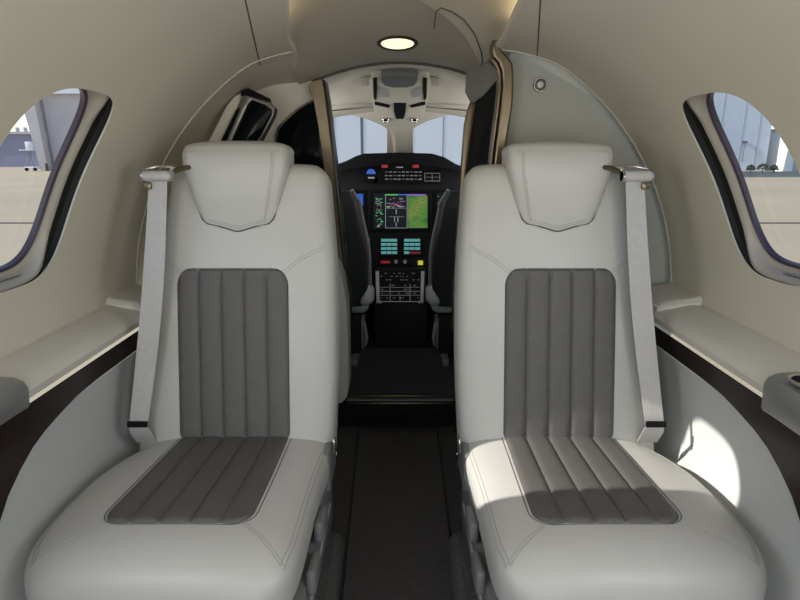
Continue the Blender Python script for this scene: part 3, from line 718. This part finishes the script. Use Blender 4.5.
# ---------------------------------------------------------------- instrument panel
YP = 3.08
struct(MB().box((0, 3.24, .36), (1.4, .02, .72)).build('wall_front_lower', 'black'))
def qx(pts, Y, th, bev=0): return MB().prism([atY(x, y, Y) for x, y in pts], (0, th, 0), bev)
t = thing('instrument_panel', (0, YP, .55), 'black cockpit instrument panel with glowing screens under a curved glareshield', 'instrument panel')
pn = qx([(240, 290), (240, 175), (340, 172), (350, 163), (400, 158), (450, 163), (460, 172), (560, 175), (560, 290)], YP, .06, .004).build('panel_board', 'dark', t)
gs = [(240, 172), (300, 168), (338, 164), (346, 161), (356, 156), (364, 153.5), (400, 152.5), (432, 153.5), (444, 157), (456, 164), (464, 167), (500, 168), (560, 172), (560, 176), (464, 173), (440, 168), (400, 163.5), (360, 168), (338, 173), (240, 177)]
qx(gs, YP-.10, .42, .006).build('glareshield', 'black', t)
def rect(x0, y0, x1, y1): return [(x0, y0), (x1, y0), (x1, y1), (x0, y1)]
def q(x0, y0, x1, y1, m, name, par=None, Y=YP-.004, th=.004): return qx(rect(x0, y0, x1, y1), Y, th).build(name, m, par or t, smooth=0)
# centre display
d = qx(rect(370, 190, 431, 232), YP-.008, .010, .002).build('centre_display', 'black', t)
YD = YP-.0095
q(373.5, 194, 427.8, 228.5, 'scr_bk', 'screen', d, YD, .001)
YE = YD-.0012
q(408, 195.5, 427.5, 228, 'terrain', 'terrain_map', d, YE, .001)
q(384.8, 194.2, 398, 195.3, 'scr_g', 'status_bar', d, YE, .001); q(398, 194.2, 407, 195.3, 'scr_b', 'status_bar', d, YE, .001); q(407, 194.2, 426, 195.3, 'scr_p', 'status_bar', d, YE, .001)
ln = MB()
for a in [(385.3, 195.3, 385.8, 228.2), (406.8, 195.3, 407.4, 228.2), (385.3, 227.8, 407.4, 228.2), (386, 208.0, 407, 208.3), (389, 216.6, 404, 216.9), (395.7, 209.5, 396.6, 214), (394.2, 217, 394.9, 222), (397.5, 217, 398.3, 222), (395.8, 222.5, 396.5, 227)]:
    v = [atY(x, y, YE) for x, y in rect(*a)]; ln.prism(v, (0, .001, 0))
ln.build('map_lines', 'scr_w', d, smooth=0)
rnd = random.Random(4)
def dots(x0, y0, x1, y1, n, m, name, par, Y, wmax=3, h=.5):
    k = MB()
    for _ in range(n):
        x = rnd.uniform(x0, x1-wmax); y = y0 + (y1-y0)*rnd.random(); wv = rnd.uniform(.8, wmax)
        k.prism([atY(a, b, Y) for a, b in rect(x, y, x+wv, y+h)], (0, .001, 0))
    return k.build(name, m, par, smooth=0)
dots(375, 196, 384, 227, 20, 'scr_g', 'engine_figures', d, YE, 3, .6)
dots(375, 196, 384, 227, 22, 'scr_w', 'engine_figures', d, YE, 3, .6)
dots(386, 197, 406, 207, 12, 'scr_m', 'flight_plan_rows', d, YE, 6, .5)
dots(386, 197, 406, 207, 12, 'scr_w', 'flight_plan_rows', d, YE, 5, .4)
dots(386, 206, 406, 208, 4, 'scr_g', 'flight_plan_rows', d, YE, 4, .5)
dots(409, 197, 426, 227, 24, 'scr_w', 'map_marks', d, YE-.001, 1.4, .5)
# left display (partly hidden)
d = qx(rect(310, 190, 366, 234), YP-.008, .010, .002).build('left_display', 'black', t)
q(313, 193, 363.5, 231, 'scr_bk', 'screen', d, YD, .001)
q(320, 194, 363, 205.5, 'scr_b', 'sky_band', d, YE, .001); q(325, 205.8, 359, 212, 'scr_br', 'ground_band', d, YE, .001)
q(358, 216, 363, 219.5, 'scr_y', 'caution_box', d, YE, .001)
dots(350, 207, 363, 216, 8, 'scr_m', 'figures', d, YE-.001, 4, .6); dots(350, 196, 362, 204, 7, 'scr_w', 'figures', d, YE-.001, 4, .6)
d = qx(rect(434, 190, 490, 234), YP-.008, .010, .002).build('right_display', 'black', t)
q(437, 193, 487, 231, 'scr_bk', 'screen', d, YD, .001); dots(437, 195, 446, 228, 10, 'scr_c', 'figures', d, YE, 3, .6)
# touch controllers
for x0, nm in ((380.5, 'touch_controller'), (403.5, 'touch_controller')):
    d = qx(rect(x0-1.5, 236, x0+18.5, 256.5), YP-.008, .010, .002).build(nm, 'black', t)
    q(x0, 237.5, x0+17, 255, 'scr_bk', 'screen', d, YD, .001)
    for r_ in range(4):
        for c_ in range(3 if r_ else 1):
            wv = 16 if not r_ else 5
            if x0 > 400 and r_ == 3 and c_: continue
            q(x0+.6+c_*5.5, 239+r_*4.1, x0+.6+c_*5.5+wv, 241.6+r_*4.1, 'scr_c', 'touch_key', d, YE, .001)
    if x0 > 400: q(x0+6, 252, x0+17, 253.4, 'red', 'alert_text', d, YE, .001)
# upper rows: annunciators, autopilot keys, standby instrument
for x in (381, 412):
    d = q(x, 164, x+7.5, 168.6, 'black', 'warning_light', t, YP-.10-.004, .004); q(x+.8, 164.8, x+6.7, 167.8, 'red', 'legend', d, YP-.1055, .001)
q(396, 166.8, 403, 167.8, 'ltgrey', 'maker_plate', t, YP-.103, .003)
ap = qx(rect(374, 170, 441, 184), YP-.012, .012, .002).build('mode_panel', 'black', t)
for r_ in range(3):
    for c_ in range(9):
        q(385+c_*4.2, 171.5+r_*3.6, 388+c_*4.2, 172.5+r_*3.6, 'ltgrey' if (r_+c_) % 3 else 'midgrey', 'mode_key', ap, YP-.014, .002)
ln = MB()
for a in [(424.5, 173, 440, 173.5), (424.5, 180.8, 440, 181.3), (424.5, 173, 425, 181), (439.6, 173, 440, 181), (432, 173, 432.4, 181), (425, 177, 440, 177.3)]:
    ln.prism([atY(x, y, YP-.014) for x, y in rect(*a)], (0, .002, 0))
ln.build('selector_frame', 'ltgrey', ap, smooth=0)
sb = qx(rect(364, 167, 378, 183), YP-.012, .012, .002).build('standby_instrument', 'black', t)
c = atY(371, 174, YP-.0135)
pts = [c + Vector((.024*math.cos(a), 0, .026*math.sin(a))) for a in lin(0, math.pi, 14)]
MB().prism(pts, (0, .001, 0)).build('sky_arc', 'scr_b', sb, smooth=0)
q(368, 177, 374.5, 178.5, 'scr_w', 'figures', sb, YP-.0135, .001)
# knobs and legends under the controllers
q(381, 261.2, 390, 263.4, 'red', 'red_guard', t, YP-.012, .012)
for x in (396, 405): MB().disc(atY(x, 261.7, YP), (0, -1, 0), .011, .022, 20, .008).build('rotary_knob', 'ltgrey', t)
q(411, 262, 417, 268, 'dark', 'parking_brake_base', t, YP-.02, .02); q(418, 261, 423, 265, 'scr_y', 'yellow_tab', t, YP-.012, .012)
q(366, 238, 370, 245, 'midgrey', 'landing_gear_plate', t, YP-.006, .006); MB().disc(atY(366, 243.5, YP), (0, -1, 0), .007, .03, 16).build('gear_knob', 'ltgrey', t)
# ---------------------------------------------------------------- pedestal
PP_, PN = Vector((0, 2.86, .36)), Vector((0, -.78, .63)).normalized()
def pq(x, y, l=0): return hit(x, y, PP_ + PN*l, PN)
t = thing('centre_pedestal', (0, 2.95, .11), 'dark centre pedestal with backlit keypad between the cockpit seats', 'pedestal')
MB().prism([Vector((-.135, y, z)) for y, z in [(2.865, .11), (2.845, .30), (2.86, .345), (2.975, .495), (3.0, .505), (3.07, .505), (3.07, .11)]], (.275, 0, 0), .01).build('pedestal_body', 'dark', t)
kp = MB().prism([pq(x, y, .004) for x, y in [(379, 270), (421, 270), (422.5, 301), (377.5, 301)]], -PN*.012, .002).build('keypad', 'black', t)
for s, x0 in ((-1, 377), (1, 422)):
    MB().prism([pq(x, y, .012) for x, y in ([(375.5, 271), (379, 271), (379.5, 299), (382, 302.5), (376.5, 302.5)] if s < 0 else [(421, 271), (424.5, 271), (423.5, 302.5), (418, 302.5), (420.5, 299)])], -PN*.012, .001).build('side_bezel', 'ltgrey', t)
ln = MB()
for a in [(389.8, 283.5, 390.4, 301), (409.8, 283.5, 410.4, 301), (380, 291, 421, 291.6), (399.8, 295.5, 400.3, 301), (390, 295, 410, 295.5), (380, 301.2, 421, 301.9), (380, 287, 389, 287.4), (411, 287, 420, 287.4), (411, 295, 420, 295.4), (380, 295, 389, 295.4), (390, 287.2, 410, 287.6)]:
    ln.prism([pq(x, y, .0055) for x, y in rect(*a)], -PN*.001)
ln.build('backlit_lines', 'legend', kp, smooth=0)
k = MB()
for _ in range(46):
    x, y = rnd.uniform(380, 418), rnd.choice([273, 276, 279.5, 285, 289, 293, 297.5]); k.prism([pq(a, b, .006) for a, b in rect(x, y, x+rnd.uniform(.8, 2.4), y+.6)], -PN*.001)
k.build('key_legends', 'legend', kp, smooth=0)
tag(MB().prism([Vector((x, y, .111)) for x, y in [(-.185, 2.262), (.185, 2.262), (.15, 2.83), (-.15, 2.83)]], (0, 0, .008), .002).build('cockpit_mat', 'mat'), 'dark floor mat on the cockpit floor in front of the pedestal', 'mat')
# ---------------------------------------------------------------- cockpit seats
def ck_seat(sx, side):
    t = thing('cockpit_seat', (sx*.34, 2.8, .11), 'black %s cockpit seat with pale edging, seen from behind' % ('pilot' if sx < 0 else 'copilot'), 'seat', 'cockpit seats')
    rings, rim = [], []
    for k in range(22):
        f = k/21; z = .40 + f*.545; xin = .150 + .042*sm(.4, 1, f) + .03*sm(.9, 1, f) + .02*(1-sm(0, .12, f)); xo = .53 - .02*sm(.85, 1, f)
        Y = 2.66 - .10*f; th = .05*(1 - .5*sm(.88, 1, f)); c, wd = (xin+xo)/2, (xo-xin)/2
        rings.append([Vector((sx*(c - wd*se(math.cos(a), 4)), Y + th*se(math.sin(a), 3), z)) for a in lin(0, 2*math.pi, 41)[:-1]])
        rim.append(Vector((sx*(xin - .004), Y + .038, z)))
    bkx = MB().loft(rings).build('backrest', 'ckseat', t, smooth=60)
    MB().tube(rim, [.011]*22, 10).build('edge_trim', 'edge', bkx)
    rings = []
    for k in range(12):
        f = k/11; e = math.sqrt(max(.02, 1-(2*f-1)**4)); z = .985 + f*.165
        rings.append([Vector((sx*(.375 - .098*e*se(math.cos(a), 3.5)), 2.56 + .045*e*se(math.sin(a), 3), z)) for a in lin(0, 2*math.pi, 33)[:-1]])
    MB().loft(rings).build('headrest', 'ckseat', t, smooth=60)
    for xx in (.33, .42): MB().tube([Vector((sx*xx, 2.575, .92)), Vector((sx*xx, 2.565, 1.0))], .006, 8).build('headrest_rod', 'chrome', t)
    MB().box((sx*.335, 2.84, .40), (.37, .38, .10), .04, None, 3).build('seat_pan', 'fleece', t)
    MB().box((sx*.165, 2.76, .425), (.065, .30, .105), .032, Matrix.Rotation(R(-12), 3, 'X'), 4).build('side_bolster', 'fleece', t)
    MB().box((sx*.34, 2.84, .245), (.30, .34, .21), .015).build('seat_base', 'dark', t)
    MB().box((sx*.19, 2.74, .24), (.03, .10, .16), .01).build('adjuster_housing', 'midgrey', t)
    MB().tube([Vector((sx*.175, 2.68, .30)), Vector((sx*.165, 2.70, .22)), Vector((sx*.175, 2.74, .17))], .008, 8).build('adjuster_lever', 'ltgrey', t)
    for xx in (.22, .46): MB().box((sx*xx, 2.84, .128), (.03, .50, .034), .004).build('floor_rail', 'midgrey', t)
    return t
ck_seat(-1, 'left'); ck_seat(1, 'right')
# ================================================================ OUTSIDE
GZ = -1.2
struct(MB().prism([Vector((-300, -200, GZ)), Vector((300, -200, GZ)), Vector((300, 400, GZ)), Vector((-300, 400, GZ))], (0, 0, -.3)).build('ground', 'tarmac'))
for s, nm in ((-1, 'left'), (1, 'right')):
    tag(MB().prism([Vector((s*7, 19.6, GZ)), Vector((s*60, 19.6, GZ)), Vector((s*60, 19.95, GZ)), Vector((s*7, 19.95, GZ))], (0, 0, .01)).build('tarmac_joint', 'crack'), 'thin dark red joint line across the tarmac outside the %s window' % nm, 'joint line', 'joint lines on the tarmac')
def at(px, py, Y): return atY(px, py, Y)
# hangar straight ahead, seen through the windshields
YH = 60
o = thing('hangar', (0, YH, GZ), 'large white panelled hangar straight ahead through the windshields', 'building')
MB().box((0, YH+10, GZ+10), (46, 20, 20)).build('hangar_wall', 'hangar', o, smooth=0)
for px in (305, 334, 362, 388, 412, 443, 470, 500):
    x = at(px, 140, YH).x; m_ = 'seam' if px in (362, 500) else 'hangar3'
    MB().box((x, YH-.01, GZ+9), (.28 if px == 362 else .10, .02, 18)).build('door_seam', m_, o, smooth=0)
MB().box((0, YH-.1, GZ+16.5), (44, .2, .6)).build('door_track', 'ltgrey', o, smooth=0)
# left: tall hangar with leaning buttress, low building, sky between
YA = 88
o = thing('hangar', at(75, 170, YA), 'tall beige hangar with slanted edge outside the left window', 'building')
xs = lambda px, py=150: at(px, py, YA).x
zb = GZ
MB().prism([Vector((xs(47), YA, zb)), Vector((xs(47, 170), YA, zb)), Vector((xs(33, 107)-.2, YA, at(33, 105, YA).z)), Vector((xs(30), YA, 14)), Vector((xs(150), YA, 14)), Vector((xs(150), YA, zb))][1:], (0, 14, 0)).build('hangar_wall', 'hangar2', o, smooth=0)
MB().box(((xs(30)+xs(150))/2, YA-.5, 12.2), (abs(xs(30)-xs(150)), 1, 5.2)).build('roof_fascia', 'hangar', o, smooth=0)
MB().prism([Vector((xs(52), YA-.2, zb)), Vector((xs(52.6), YA-.2, zb)), Vector((xs(49.5), YA-.2, 9.5)), Vector((xs(48.8), YA-.2, 9.5))], (0, .2, 0)).build('wall_joint', 'hangar3', o, smooth=0)
MB().prism([Vector((xs(44), YA-1.5, zb)), Vector((xs(51), YA-1.5, zb)), Vector((xs(47), YA-1.5, 9.4)), Vector((xs(34), YA-1.5, 9.4))], (0, 1.5, 0)).build('slanted_buttress', 'hangar2', o, smooth=0)
o = thing('low_building', Vector((at(10, 150, YA+24).x, YA+24, zb)), 'low dark violet building beside the tall hangar outside the left window', 'building')
YW = YA + 24
xw = lambda px: at(px, 150, YW).x
zt = at(10, 134, YW).z
MB().box(((xw(-60)+xw(52))/2, YW+6, (zt+zb)/2), (abs(xw(-60)-xw(52)), 12, zt-zb)).build('building_wall', 'hangar3', o, smooth=0)
MB().box(((xw(-60)+xw(52))/2, YW+6, zt+.2), (abs(xw(-60)-xw(52))+.6, 13, .5)).build('roof_edge', 'hangar2', o, smooth=0)
for px in (14, 22, 33): MB().box((xw(px), YW+2, zt+.7), (.5, .5, 1.2)).build('roof_vent', 'ltgrey', o, smooth=0)
# ground support stair/cart
YG = 84; c = at(33, 168, YG); c.z = GZ
o = thing('service_stand', c, 'pale wheeled service stand with platform near the low building', 'service stand')
MB().box(c + Vector((-.2, 0, 2.9)), (2.2, 1, .12), .02).build('canopy', 'hangar', o)
MB().box(c + Vector((.1, 0, 3.5)), (1.0, .8, 1.1), .04).build('cab', 'hangar', o)
for dx in (-.6, .6):
    MB().tube([c + Vector((dx, -.3, .3)), c + Vector((-dx*.6, -.3, 2.9))], .06, 6).build('scissor_arm', 'midgrey', o)
    MB().disc(c + Vector((dx, -.45, .25)), (0, -1, 0), .25, .15, 16).build('wheel', 'black', o)
MB().box(c + Vector((0, 0, .45)), (1.8, .9, .3), .03).build('chassis', 'white', o)
c = at(47, 168, YG); c.z = GZ
o = thing('marker_post', c, 'small tan marker post on the tarmac right of the service stand', 'post')
MB().tube([c, c + Vector((0, 0, 1.1))], [.22, .16], 10).build('post_body', 'trunk', o); MB().box(c + Vector((0, 0, 1.15)), (.4, .4, .14), .02).build('post_cap', 'hangar2', o)
# right side
YB = 84
xr = lambda px: at(px, 150, YB).x
o = thing('hangar', Vector((xr(730), YB, GZ)), 'pale blue hangar wall outside the right window', 'building')
MB().box(((xr(600)+xr(768))/2, YB+10, GZ+8), (abs(xr(600)-xr(768)), 20, 16)).build('hangar_wall', 'hangar', o, smooth=0)
for px in (718, 740, 756): MB().box((xr(px), YB-.01, GZ+8), (.12, .02, 16)).build('wall_joint', 'ltgrey', o, smooth=0)
MB().box((xr(743), YB-.12, GZ+4.0), (.7, .2, .35)).build('wall_lamp', 'midgrey', o, smooth=0)
MB().tube([Vector((xr(743), YB-.2, GZ+3.9)), Vector((xr(743), YB-.2, GZ+1.2))], .06, 6).build('conduit', 'midgrey', o)
o = thing('low_building', Vector((xr(785), YB-6, GZ)), 'small bright white building at right edge outside the right window', 'building')
MB().box((xr(790)+1, YB+2, GZ+2.8), (abs(xr(770)-xr(806)), 8, 5.6)).build('building_wall', 'white', o, smooth=0)
MB().box((xr(790)+1, YB+2, GZ+5.7), (abs(xr(770)-xr(806))+.6, 8.6, .3)).build('roof_edge', 'ltgrey', o, smooth=0)
MB().box((xr(790), YB-2.05, GZ+1.2), (1.1, .1, 2.3)).build('door', 'ltgrey', o, smooth=0)
for i, (px, hh) in enumerate(((751, .9), (763, 1.1), (774, .9))):
    c = at(px, 168, 76); c.z = GZ; o = thing('bush', c, ['small olive bush before the pale blue hangar, leftmost of three', 'taller olive bush in the middle of three before the pale blue hangar', 'small olive bush before the white building, rightmost of three'][i], 'bush', 'bushes by the hangar')
    rr = random.Random(i+7); mb = MB()
    for _ in range(150):
        a, e = rr.uniform(0, 6.28), rr.uniform(-.4, 1.5); rad = hh*.62*rr.uniform(.6, 1)
        p = c + Vector((rad*math.cos(a)*math.cos(e), rad*math.sin(a)*math.cos(e), hh*.55 + rad*math.sin(e)*.8)); d1 = Vector((rr.uniform(-1, 1), rr.uniform(-1, 1), rr.uniform(-1, 1))).normalized(); d2 = d1.orthogonal().normalized()
        mb.add([p + d1*.2, p + d2*.1, p - d1*.2, p - d2*.1], [(0, 1, 2, 3)])
    mb.build('foliage', 'bush', o, smooth=0); MB().tube([c, c + Vector((0, 0, hh*.6))], .05, 6).build('stem', 'trunk', o)
for o in bpy.data.objects:
    if '_o' in o: del o['_o']
